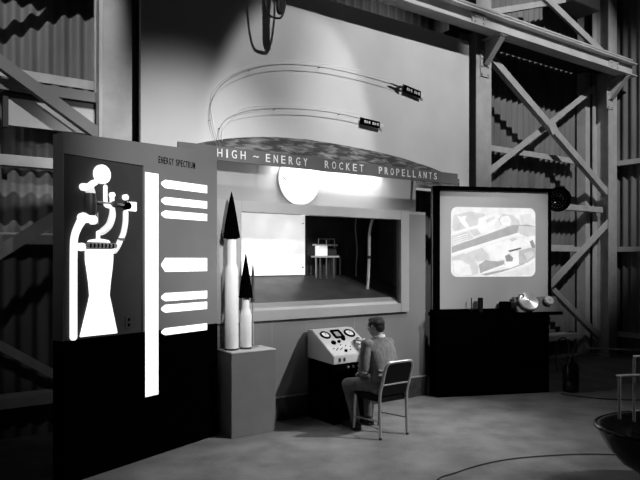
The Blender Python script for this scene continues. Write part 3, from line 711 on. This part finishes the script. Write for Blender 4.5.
# head
b.ell(H(0, -0.012, 0.018), (0.074, 0.094, 0.086), yaw); b.ell(H(0, 0.028, -0.030), (0.057, 0.064, 0.080), yaw)
b.ell(H(0, 0.045, -0.082), (0.036, 0.036, 0.026), yaw); b.ell(H(0, 0.070, 0.022), (0.050, 0.020, 0.014), yaw)
b.tube([H(0, 0.083, 0.015), H(0, 0.104, -0.022), H(0, 0.092, -0.032)], [0.009, 0.014, 0.011], 10, 3, round_ends=True)
b.ell(H(0, 0.088, -0.055), (0.023, 0.010, 0.006), yaw); b.ell(H(0, 0.085, -0.064), (0.020, 0.010, 0.006), yaw)
for sx in (-1, 1):
    b.ell(H(sx*0.077, -0.008, -0.012), (0.008, 0.020, 0.032), yaw); b.ell(H(sx*0.079, -0.012, -0.002), (0.010, 0.018, 0.018), yaw)
    b.ell(H(sx*0.034, 0.052, -0.024), (0.022, 0.026, 0.022), yaw); b.ell(H(sx*0.030, 0.076, 0.003), (0.011, 0.008, 0.008), yaw)
b.tube([H(0, -0.028, -0.03), J(-0.018, 0.015, 1.09), J(0, -0.01, 1.01)], [0.055, 0.054, 0.066], 16, 3)
loft(b, [(0, -0.09, 0.50, 0.14, 0.09), (0, -0.07, 0.62, 0.13, 0.085), (0, -0.03, 0.85, 0.15, 0.09), (0, 0.0, 0.98, 0.15, 0.08), (0, 0.0, 1.03, 0.08, 0.06)])
for A_, E_, W_ in ((SH_L, EL_L, WR_L), (SH_R, EL_R, WR_R)):
    b.tube([J(*A_), J(*E_), J(*W_)], [0.045, 0.036, 0.026], 12, 4, round_ends=True)
for A_, K_, N_ in ((HIP_L, KN_L, AN_L), (HIP_R, KN_R, AN_R)):
    b.tube([J(*A_), J(*K_)], [0.075, 0.052], 14, 3, round_ends=True); b.tube([J(*K_), J(*N_)], [0.050, 0.034], 14, 3, round_ends=True)
    b.tube([J(N_[0], N_[1]-0.03, 0.06), J(N_[0]-0.01, N_[1]+0.12, 0.045)], [0.032, 0.028], 10, round_ends=True)
# hands: palm, four bent fingers, thumb
def hand(w, fwd, down, side, curl):
    w, fwd, down = Vector(w), Vector(fwd).normalized(), Vector(down).normalized()
    lat = fwd.cross(down).normalized()*side       # towards the thumb
    P = lambda a, l, h: J(*(w+fwd*a+lat*l+down*h))
    for l in (-0.026, -0.009, 0.009, 0.026):
        b.tube([P(-0.01, l*0.7, 0), P(0.045, l*0.95, 0.001), P(0.085, l, 0.003)], [0.014, 0.0135, 0.0115], 10, round_ends=True)
    for l, ln in ((0.029, 0.062), (0.010, 0.072), (-0.010, 0.067), (-0.029, 0.052)):
        b.tube([P(0.085, l, 0.003), P(0.085+ln*0.45, l*1.15, 0.004+curl*ln*0.25), P(0.085+ln*0.78, l*1.2, 0.006+curl*ln*0.60), P(0.085+ln*0.95, l*1.2, 0.008+curl*ln*0.95)], [0.0095, 0.0088, 0.0080, 0.0068], 10, 2, round_ends=True)
    b.tube([P(0.015, 0.028, 0.004), P(0.045, 0.050, 0.012), P(0.075, 0.058, 0.020), P(0.095, 0.056, 0.026)], [0.014, 0.0115, 0.0095, 0.008], 10, 2, round_ends=True)
hand((0.205, 0.575, 0.957), (-0.12, 1.0, 0.16), (0, 0.1, -1), -1, 0.5)
hand((-0.078, 0.235, 0.660), (0.35, 1.0, -0.30), (0, -0.30, -1), 1, 0.7)
body = remesh(b, 'body', M['skin'], man, 0.0058, 3)
# jacket
b = MB(O7)
loft(b, [(0, -0.075, 0.465, 0.170, 0.120), (0, -0.075, 0.53, 0.182, 0.128), (0, -0.065, 0.62, 0.168, 0.118), (0, -0.05, 0.72, 0.168, 0.116), (0, -0.025, 0.84, 0.184, 0.120), (-0.008, -0.005, 0.94, 0.192, 0.112), (-0.012, 0.008, 1.00, 0.178, 0.094), (-0.014, 0.010, 1.04, 0.128, 0.078), (-0.016, 0.010, 1.072, 0.080, 0.072), (-0.018, 0.008, 1.085, 0.076, 0.066)])
b.tube([J(*SH_L), J(-0.218, 0.012, 0.87), J(*EL_L), J(-0.16, 0.13, 0.682), J(*WR_L)], [0.070, 0.066, 0.060, 0.054, 0.043], 14, 4)
b.tube([J(*SH_R), J(0.218, 0.16, 0.930), J(*EL_R), J(0.240, 0.43, 0.905), J(0.209, 0.545, 0.950)], [0.070, 0.066, 0.059, 0.052, 0.042], 14, 4)
b.ell(J(*SH_L), (0.072, 0.078, 0.064)); b.ell(J(*SH_R), (0.072, 0.078, 0.064))
# sleeve and back folds
for k_ in range(6):
    t = k_/5; p0 = Vector(SH_L).lerp(Vector(EL_L), 0.35+0.7*t*0.95)
    b.tube([J(p0.x-0.045, p0.y+0.045, p0.z+0.014), J(p0.x-0.062, p0.y-0.01, p0.z), J(p0.x-0.02, p0.y-0.058, p0.z-0.02)], [0.008, 0.017, 0.008], 8, 3, round_ends=True)
for k_ in range(3):
    z = 0.60+0.055*k_
    b.tube([J(-0.15, -0.145+0.006*k_, z+0.02), J(-0.05, -0.176+0.01*k_, z), J(0.08, -0.176+0.01*k_, z+0.012)], [0.007, 0.016, 0.007], 8, 3, round_ends=True)
jk = remesh(b, 'jacket', M['suit'], man, 0.0065, 2)
b = MB(O7)
b.tube([J(*WR_L), J(WR_L[0]+0.008, WR_L[1]+0.012, WR_L[2]-0.003)], 0.037, 16); b.build('shirt_cuff', M['white'], man)
b = MB(O7); b.tube([J(0.209, 0.545, 0.950), J(0.207, 0.562, 0.954)], 0.036, 16); b.build('shirt_cuff', M['white'], man)
b = MB(O7)
rr = []
for z, a, c_, dz in ((1.050, 0.076, 0.070, 0.012), (1.090, 0.066, 0.063, 0.024), (1.090, 0.058, 0.056, 0.024), (1.050, 0.062, 0.058, 0.012)):
    ring = []
    for q in range(28):
        t = 2*math.pi*q/28; y = c_*math.sin(t)
        ring.append(b.L(J(-0.016+a*math.cos(t), 0.010+y, z-dz*math.sin(t))))
    rr.append(ring)
b.rings(rr, cap=False)
for i in range(28): pass
b.build('shirt_collar', M['white'], man)
# trousers
b = MB(O7)
loft(b, [(0, -0.075, 0.468, 0.165, 0.118), (0, -0.08, 0.52, 0.178, 0.125), (0, -0.075, 0.60, 0.160, 0.110), (0, -0.07, 0.66, 0.150, 0.10)])
for A_, K_, N_ in ((HIP_L, KN_L, AN_L), (HIP_R, KN_R, AN_R)):
    mid = [(A_[i]+K_[i])/2 for i in range(3)]
    b.tube([J(*A_), J(mid[0], mid[1], mid[2]+0.005), J(*K_)], [0.094, 0.086, 0.072], 18, 4, round_ends=True)
    m2 = [(K_[i]+N_[i])/2 for i in range(3)]
    b.tube([J(*K_), J(m2[0], m2[1]-0.01, m2[2]), J(N_[0], N_[1], 0.10)], [0.070, 0.066, 0.054], 18, 4)
    for j in range(3):
        b.tube([J(K_[0]-0.066, K_[1]-0.05-0.05*j, K_[2]-0.01), J(K_[0]-0.03, K_[1]-0.06-0.06*j, K_[2]+0.062), J(K_[0]+0.03, K_[1]-0.05-0.07*j, K_[2]+0.065)], [0.006, 0.016, 0.006], 8, 3, round_ends=True)
remesh(b, 'trousers', M['trousers'], man, 0.0065, 2)
# shoes
for N_ in (AN_L, AN_R):
    b = MB(O7)
    b.tube([J(N_[0], N_[1]-0.055, 0.045), J(N_[0]-0.003, N_[1]+0.03, 0.050), J(N_[0]-0.010, N_[1]+0.12, 0.040), J(N_[0]-0.014, N_[1]+0.19, 0.034)], [0.036, 0.044, 0.042, 0.030], 14, 4, round_ends=True)
    b.box(O7[0]+N_[0]-0.046, O7[0]+N_[0]+0.032, O7[1]-N_[1]-0.20, O7[1]-N_[1]+0.075, 0.004, 0.03)
    b.tube([J(N_[0], N_[1]-0.01, 0.05), J(N_[0], N_[1]-0.015, 0.11)], [0.040, 0.040], 14)
    remesh(b, 'shoe', M['leather'], man, 0.006, 3)
# hair: cap over crown, sides and nape
b = MB(O7)
b.ell(H(0, -0.028, 0.032), (0.079, 0.090, 0.080), yaw, 24, 14)
b.ell(H(0, -0.062, -0.012), (0.066, 0.046, 0.066), yaw); b.ell(H(0, 0.030, 0.078), (0.060, 0.050, 0.028), yaw)
for sx in (-1, 1): b.ell(H(sx*0.066, 0.012, 0.030), (0.014, 0.040, 0.040), yaw); b.ell(H(sx*0.070, 0.020, 0.000), (0.008, 0.010, 0.026), yaw)
remesh(b, 'hair', M['hair'], man, 0.005, 2)
for sx in (-1, 1):
    b = MB(O7); b.ell(H(sx*0.030, 0.0805, 0.002), (0.010, 0.006, 0.0045), yaw, 12, 8); e_ = b.build('eye', M['white'], man)
    b = MB(O7); b.ell(H(sx*0.030, 0.0862, 0.002), (0.0038, 0.0015, 0.0038), yaw, 10, 6); b.build('iris', M['black'], e_)
    b = MB(O7); b.tube([H(sx*0.016, 0.090, 0.018), H(sx*0.032, 0.088, 0.022), H(sx*0.048, 0.078, 0.018)], [0.003, 0.004, 0.002], 8, 2); b.build('eyebrow', M['hair'], man)

# ================================================================== PROJECTION CABINET
O8 = (0.9, -0.15, 0); pc = thing('screen_cabinet', CAB, O8, 'black cabinet with grey board and lit projection screen', 'screen cabinet')
b = MB(O8); b.box(0.055, 1.815, -0.27, -0.004, 0.0, 1.14); b.build('base', M['black'], pc, bevel=0.004)
b = MB(O8); b.box(0.04, 2.03, -0.285, 0.01, 1.14, 1.19); b.build('counter', M['black'], pc, bevel=0.004)
b = MB(O8); b.box(0.155, 1.935, -0.26, -0.22, 1.19, 2.985); sb = b.build('screen_board', M['screenboard'], pc)
b = MB(O8); b.box(0.085, 0.188, -0.27, -0.20, 1.19, 3.02); b.box(1.93, 1.972, -0.27, -0.20, 1.19, 3.02); b.box(0.085, 1.972, -0.27, -0.17, 2.975, 3.025); b.build('board_frame', M['black'], pc)
b = MB(O8); b.box(0.07, 0.085, -0.26, -0.21, 1.19, 3.0); b.build('edge_strip', M['controlpanel'], pc)
b = MB(O8); b.box(0.03, 1.30, -0.20, -0.17, 1.19, 1.235); b.build('ledge_rail', M['black'], pc)
# screen: rounded picture, an aerial view of a site with road and buildings
def rrect(s0, s1, z0, z1, r, n=6):
    P = []
    for cx, cz, a0 in ((s1-r, z1-r, 0), (s0+r, z1-r, 90), (s0+r, z0+r, 180), (s1-r, z0+r, 270)):
        for i in range(n+1):
            a = math.radians(a0+90*i/n); P.append((cx+r*math.cos(a), cz+r*math.sin(a)))
    return P
sx0, sx1, sz0, sz1 = 0.367, 1.716, 1.703, 2.725
greys = {0.95: None, 0.85: None, 0.75: None, 0.65: None, 0.5: None, 0.38: None, 0.27: None, 0.12: None}
gl = []
for g_ in greys:
    gl.append(emit('picture grey %d' % (g_*100), g_**0.95, 1.0, 0.10, 9)); greys[g_] = len(gl)-1
for m_ in gl:
    ib = m_.node_tree.nodes['Principled BSDF'].inputs['Base Color']; m_.node_tree.links.remove(ib.links[0]); ib.default_value = (0.03, 0.03, 0.03, 1)
b = MB(O8); b.prism(rrect(sx0, sx1, sz0, sz1, 0.095), 'd', -0.22, -0.214, greys[0.85])
def U(px, py): return (sx0+px*(sx1-sx0), sz1-py*(sz1-sz0))
lay = [0]
def pic(g_, pts):
    lay[0] += 1; d = -0.2138+0.0001*lay[0]
    v = [b.bm.verts.new(b.L((U(x, y)[0], d, U(x, y)[1]))) for x, y in pts]; b.face(v, greys[g_])
pic(0.65, [(0.03, 0.12), (0.22, 0.06), (0.40, 0.10), (0.36, 0.22), (0.24, 0.30), (0.05, 0.36), (0.005, 0.30)])
pic(0.95, [(0.07, 0.12), (0.11, 0.14), (0.18, 0.12), (0.16, 0.18), (0.22, 0.29), (0.17, 0.30), (0.10, 0.20)])
pic(0.95, [(0.005, 0.36), (0.35, 0.24), (0.36, 0.27), (0.005, 0.40)])
pic(0.95, [(0.32, 0.16), (0.52, 0.07), (0.57, 0.12), (0.50, 0.25), (0.36, 0.38), (0.30, 0.30)])
pic(0.75, [(0.40, 0.18), (0.50, 0.12), (0.52, 0.15), (0.42, 0.22)])
pic(0.65, [(0.005, 0.42), (0.20, 0.34), (0.26, 0.44), (0.06, 0.56), (0.005, 0.56)])
for k_ in range(4): pic(0.95, [(0.02, 0.44+0.03*k_), (0.19, 0.375+0.03*k_), (0.195, 0.385+0.03*k_), (0.02, 0.452+0.03*k_)])
pic(0.65, [(0.20, 0.33), (0.30, 0.30), (0.34, 0.38), (0.26, 0.42)])
pic(0.65, [(0.55, 0.16), (0.60, 0.09), (0.72, 0.10), (0.80, 0.18), (0.82, 0.26), (0.66, 0.28), (0.58, 0.25)])
pic(0.95, [(0.59, 0.13), (0.67, 0.11), (0.71, 0.18), (0.69, 0.26), (0.60, 0.26), (0.57, 0.19)])
pic(0.75, [(0.80, 0.10), (0.93, 0.08), (0.99, 0.20), (0.985, 0.25), (0.84, 0.24)])
pic(0.38, [(0.005, 0.57), (0.30, 0.44), (0.50, 0.35), (0.72, 0.25), (0.90, 0.24), (0.995, 0.26), (0.995, 0.27), (0.86, 0.33), (0.60, 0.43), (0.35, 0.53), (0.005, 0.665)])
pic(0.65, [(0.80, 0.255), (0.995, 0.27), (0.995, 0.40), (0.90, 0.42), (0.78, 0.36)])
pic(0.95, [(0.005, 0.66), (0.35, 0.525), (0.62, 0.42), (0.80, 0.36), (0.82, 0.39), (0.55, 0.49), (0.30, 0.59), (0.005, 0.70)])
pic(0.65, [(0.18, 0.66), (0.36, 0.58), (0.44, 0.68), (0.46, 0.76), (0.30, 0.78), (0.20, 0.70)])
pic(0.95, [(0.40, 0.57), (0.74, 0.43), (0.90, 0.46), (0.95, 0.52), (0.70, 0.62), (0.66, 0.72), (0.52, 0.76), (0.46, 0.66)])
pic(0.65, [(0.68, 0.46), (0.74, 0.43), (0.79, 0.45), (0.72, 0.49)])
pic(0.27, [(0.93, 0.49), (0.965, 0.46), (0.995, 0.54), (0.995, 0.58), (0.96, 0.59)])
pic(0.65, [(0.01, 0.72), (0.14, 0.66), (0.24, 0.70), (0.32, 0.85), (0.31, 0.95), (0.24, 0.985), (0.08, 0.985), (0.02, 0.94)])
pic(0.85, [(0.02, 0.76), (0.12, 0.76), (0.22, 0.84), (0.24, 0.97), (0.10, 0.985), (0.03, 0.94)])
pic(0.38, [(0.32, 0.83), (0.40, 0.76), (0.54, 0.78), (0.62, 0.76), (0.63, 0.83), (0.46, 0.90), (0.34, 0.95)])
pic(0.50, [(0.80, 0.62), (0.92, 0.58), (0.995, 0.58), (0.995, 0.72), (0.90, 0.80), (0.80, 0.82)])
pic(0.65, [(0.86, 0.66), (0.96, 0.62), (0.99, 0.68), (0.90, 0.76)])
pic(0.12, [(0.66, 0.625), (0.82, 0.575), (0.83, 0.595), (0.70, 0.645)])
pic(0.27, [(0.63, 0.70), (0.68, 0.67), (0.73, 0.73), (0.72, 0.78), (0.65, 0.78)])
pic(0.95, [(0.70, 0.64), (0.76, 0.62), (0.79, 0.68), (0.78, 0.82), (0.80, 0.86), (0.72, 0.885), (0.64, 0.87), (0.62, 0.79), (0.72, 0.78), (0.73, 0.72)])
pic(0.95, [(0.36, 0.935), (0.62, 0.82), (0.635, 0.845), (0.38, 0.96)])
pic(0.38, [(0.345, 0.965), (0.44, 0.94), (0.70, 0.875), (0.86, 0.80), (0.87, 0.815), (0.60, 0.93), (0.40, 0.985)])
pic(0.75, [(0.50, 0.965), (0.75, 0.91), (0.97, 0.80), (0.98, 0.93), (0.93, 0.985), (0.52, 0.985)])
b.build('screen_picture', gl, pc, smooth=False)
# control wedge with hand wheels
b = MB(O8); b.prism([(0.01, 1.19), (-0.185, 1.19), (-0.185, 1.40), (-0.13, 1.40)], 's', 1.315, 2.01); cp = b.build('control_panel', M['controlpanel'], pc, bevel=0.004)
T2_ = Matrix.Rotation(math.radians(-33.7), 3, 'X')
def wheel(s, d, z, r, mname):
    c = (s, d, z)
    k = MB((0, 0, 0)); c = (0, 0, 0); k.lathe([(r*0.25, -0.03), (r*0.25, 0.012), (r*0.96, 0.012), (r, 0.018), (r, 0.042), (r*0.94, 0.05), (r*0.2, 0.05), (r*0.18, 0.062), (0, 0.064)], c, 'd', 40)
    w_ = k.build('hand_wheel', M[mname], pc); w_.location = (s-O8[0], -(d-O8[1]), z); w_.rotation_euler = (math.radians(-33.7), 0, 0); return w_
def anis():
    m = bpy.data.materials.new('radially brushed aluminium'); m.use_nodes = True
    nt = m.node_tree; b_ = nt.nodes['Principled BSDF']
    b_.inputs['Base Color'].default_value = (0.7, 0.7, 0.7, 1); b_.inputs['Metallic'].default_value = 0.75; b_.inputs['Roughness'].default_value = 0.4
    b_.inputs['Anisotropic'].default_value = 0.85
    n = nt.nodes.new('ShaderNodeTexNoise'); n.inputs['Scale'].default_value = 150
    tc = nt.nodes.new('ShaderNodeTexCoord'); nt.links.new(tc.outputs['Object'], n.inputs['Vector'])
    mr = nt.nodes.new('ShaderNodeMapRange'); mr.inputs['To Min'].default_value = 0.38; mr.inputs['To Max'].default_value = 0.55
    nt.links.new(n.outputs['Fac'], mr.inputs['Value']); nt.links.new(mr.outputs[0], b_.inputs['Roughness'])
    tg = nt.nodes.new('ShaderNodeTangent'); tg.direction_type = 'RADIAL'; tg.axis = 'Y'; nt.links.new(tg.outputs[0], b_.inputs['Tangent'])
    return m
M['brushed'] = anis()
wheel(1.495, -0.055, 1.33, 0.150, 'brushed'); wheel(1.822, -0.045, 1.335, 0.070, 'screenboard')
b = MB(O8); b.lathe([(0.04, 0), (0.045, 0.02), (0.045, 0.05), (0.03, 0.06)], (1.40, -0.10, 1.40), 'd', 18, T2_); b.build('knob', M['chrome'], pc)
b = MB(O8); b.lathe([(0.05, 0), (0.075, 0.02), (0.075, 0.10), (0.04, 0.115)], (1.24, -0.12, 1.265), 's', 20); b.build('motor', M['gloss'], pc)
b = MB(O8); b.box(1.10, 1.24, -0.18, -0.06, 1.19, 1.34); b.build('motor_mount', M['black'], pc, bevel=0.01)
b = MB(O8); b.box(0.75, 0.81, -0.15, -0.09, 1.19, 1.40); b.build('black_post', M['vinyl'], pc, bevel=0.004)
b = MB(O8); b.tube([(0.64, -0.12, 1.19), (0.64, -0.12, 1.40)], 0.008, 8); b.tube([(0.58, -0.12, 1.235), (0.72, -0.12, 1.235)], 0.010, 8); b.build('valve_stem', M['vinyl'], pc)
# dish lamp fixed behind the upper right corner of the board
c = (2.10, -0.22, 2.87); dl = thing('dish_lamp', CAB, c, 'round black dish lamp at the upper right corner of the screen board', 'lamp')
TD = Matrix.Rotation(math.radians(-18), 3, 'Z') @ Matrix.Rotation(math.radians(8), 3, 'X')
b = MB(c); b.lathe([(0.04, -0.14), (0.07, -0.13), (0.14, -0.07), (0.185, 0.0), (0.19, 0.012), (0.18, 0.012), (0.13, -0.055), (0.06, -0.11), (0.0, -0.115)], c, 'd', 36, TD); b.build('reflector', M['gloss'], dl)
b = MB(c)
for r_k, n_k in ((0.05, 8), (0.09, 14), (0.13, 20), (0.165, 26)):
    for q in range(n_k):
        a = 2*math.pi*q/n_k; v = TD @ Vector((r_k*math.cos(a), -(-0.10+0.45*r_k), r_k*math.sin(a)))
        b.ell((c[0]+v.x, c[1]-v.y, c[2]+v.z), (0.009, 0.009, 0.009), None, 6, 4)
b.build('dimples', M['wallpaint'], dl)
b = MB(c); b.tube([(1.95, -0.26, 2.90), (2.07, -0.32, 2.89), (2.10, -0.34, 2.88)], 0.015, 8); b.build('bracket_arm', M['black'], dl)

# ================================================================== RIGHT FOREGROUND AND FLOOR ITEMS
class F0: pass
FLOOR = Frame(0, 0, 0)            # s = x, d = -y
# glossy black boat shaped display basin with handrails
PX, PY = 3.0, 4.97
O9 = (PX, -PY, 0); bs = thing('display_basin', FLOOR, O9, 'glossy black boat shaped basin on a pedestal at the right edge', 'display stand')
def boat(a, w, z, n=40):
    P = []
    for q in range(n):
        t = 2*math.pi*q/n; x = math.cos(t); y = math.sin(t)
        x = math.copysign(abs(x)**1.0, x); wd2 = w*(abs(y)**1.05)*math.copysign(1, y)
        P.append((PX+a*x, -PY+wd2, z))
    return P
b = MB(O9)
prof = [(0.34, 0.27, 0.20), (0.44, 0.34, 0.235), (0.56, 0.43, 0.31), (0.66, 0.51, 0.42), (0.725, 0.56, 0.53), (0.755, 0.58, 0.585), (0.76, 0.585, 0.60), (0.74, 0.565, 0.607), (0.70, 0.53, 0.597), (0.60, 0.45, 0.54), (0.40, 0.30, 0.48), (0.1, 0.08, 0.47)]
b.rings([[b.L(p) for p in boat(a, w, z)] for a, w, z in prof]); b.build('basin', M['gloss'], bs, angle=60)
b = MB(O9)
b.rings([[b.L(p) for p in boat(a, w, z)] for a, w, z in [(0.762, 0.587, 0.588), (0.772, 0.597, 0.594), (0.770, 0.595, 0.606), (0.752, 0.577, 0.612), (0.745, 0.570, 0.606), (0.755, 0.580, 0.594)]], cap=False); b.build('rim', M['gloss'], bs)
b = MB(O9); b.lathe([(0.46, 0.0), (0.46, 0.02), (0.40, 0.03), (0.34, 0.12), (0.36, 0.21)], (PX, -PY, 0), 'z', 40); b.build('pedestal', M['black'], bs)
b = MB(O9); b.tube([(2.545, -5.27, 0.60), (2.545, -5.27, 0.93), (2.56, -5.28, 0.955), (2.60, -5.28, 0.965), (3.5, -5.30, 0.985)], 0.013, 10, 3); b.build('handrail', M['frame'], bs)
b = MB(O9); b.tube([(2.70, -5.33, 0.56), (2.70, -5.33, 1.07), (2.715, -5.33, 1.11), (2.76, -5.33, 1.12), (3.5, -5.33, 1.12)], 0.012, 10, 3); b.build('handrail', M['frame'], bs)
b = MB(O9); b.tube([(2.78, -5.10, 0.57), (2.78, -5.10, 0.90), (2.85, -5.08, 0.96), (3.4, -5.0, 0.96)], 0.012, 10, 3); b.build('handrail', M['frame'], bs)
# dark canister with a hose loop
cx, cy = 3.72, 9.20
O10 = (cx, -cy, 0); cn = thing('canister', FLOOR, O10, 'dark upright canister on the floor right of the screen cabinet', 'canister')
b = MB(O10); b.lathe([(0.105, 0), (0.115, 0.01), (0.115, 0.36), (0.095, 0.41), (0.05, 0.44), (0.04, 0.50), (0.05, 0.50), (0.05, 0.53), (0.0, 0.535)], (cx, -cy, 0), 'z', 24); b.build('body', M['gloss'], cn)
b = MB(O10); b.tube([(cx-0.02, -cy, 0.52), (cx-0.03, -cy, 0.70), (cx-0.10, -cy, 0.80), (cx-0.19, -cy, 0.74), (cx-0.22, -cy, 0.58), (cx-0.20, -cy, 0.30)], 0.012, 8, 5); b.build('hose', M['dark'], cn)
b = MB(O10); b.tube([(cx+0.02, -cy, 0.52), (cx+0.05, -cy, 0.66), (cx+0.10, -cy, 0.72)], 0.014, 8, 4); b.build('lever', M['dark'], cn)
# barrier rail behind the basin
p1, p2 = (3.75, 8.6), (5.3, 8.2)
O11 = (4.5, -8.4, 0); br = thing('barrier_rail', FLOOR, O11, 'low thin metal barrier rail on posts behind the black basin', 'barrier')
b = MB(O11); b.tube([(3.72, -8.65, 0.72), (5.6, -8.3, 0.70)], 0.010, 8); b.build('rail', M['controlpanel'], br)
for t in (0.42, 0.95):
    x, y = 3.72+1.88*t, 8.65-0.35*t
    b = MB(O11); b.tube([(x, -y, 0.71), (x, -y, 0.02)], 0.014, 8); b.lathe([(0.10, 0), (0.10, 0.015), (0.02, 0.03)], (x, -y, 0), 'z', 20); b.build('post', M['dark'], br)
# cable across the floor
cb = [(0.95, 5.30), (1.068, 5.521), (1.23, 5.65), (1.515, 5.869), (1.853, 6.045), (2.282, 6.153), (2.7, 6.2), (3.1, 6.15), (3.8, 6.0), (4.6, 6.1)]
b = MB((1.8, -6.0, 0)); b.tube([(x, -y, 0.010) for x, y in cb], 0.006, 8, 6)
tag(b.build('floor_cable', M['rubber'], None, FLOOR), 'dark cable curving across the concrete floor to the black basin', 'cable')
b = MB((3.9, -8.0, 0)); b.tube([(3.5, -9.0, 0.009), (3.9, -8.7, 0.009), (4.5, -8.6, 0.009), (5.4, -8.75, 0.009)], 0.008, 8, 6)
tag(b.build('floor_hose', M['rubber'], None, FLOOR), 'dark hose lying on the floor behind the barrier rail', 'hose')
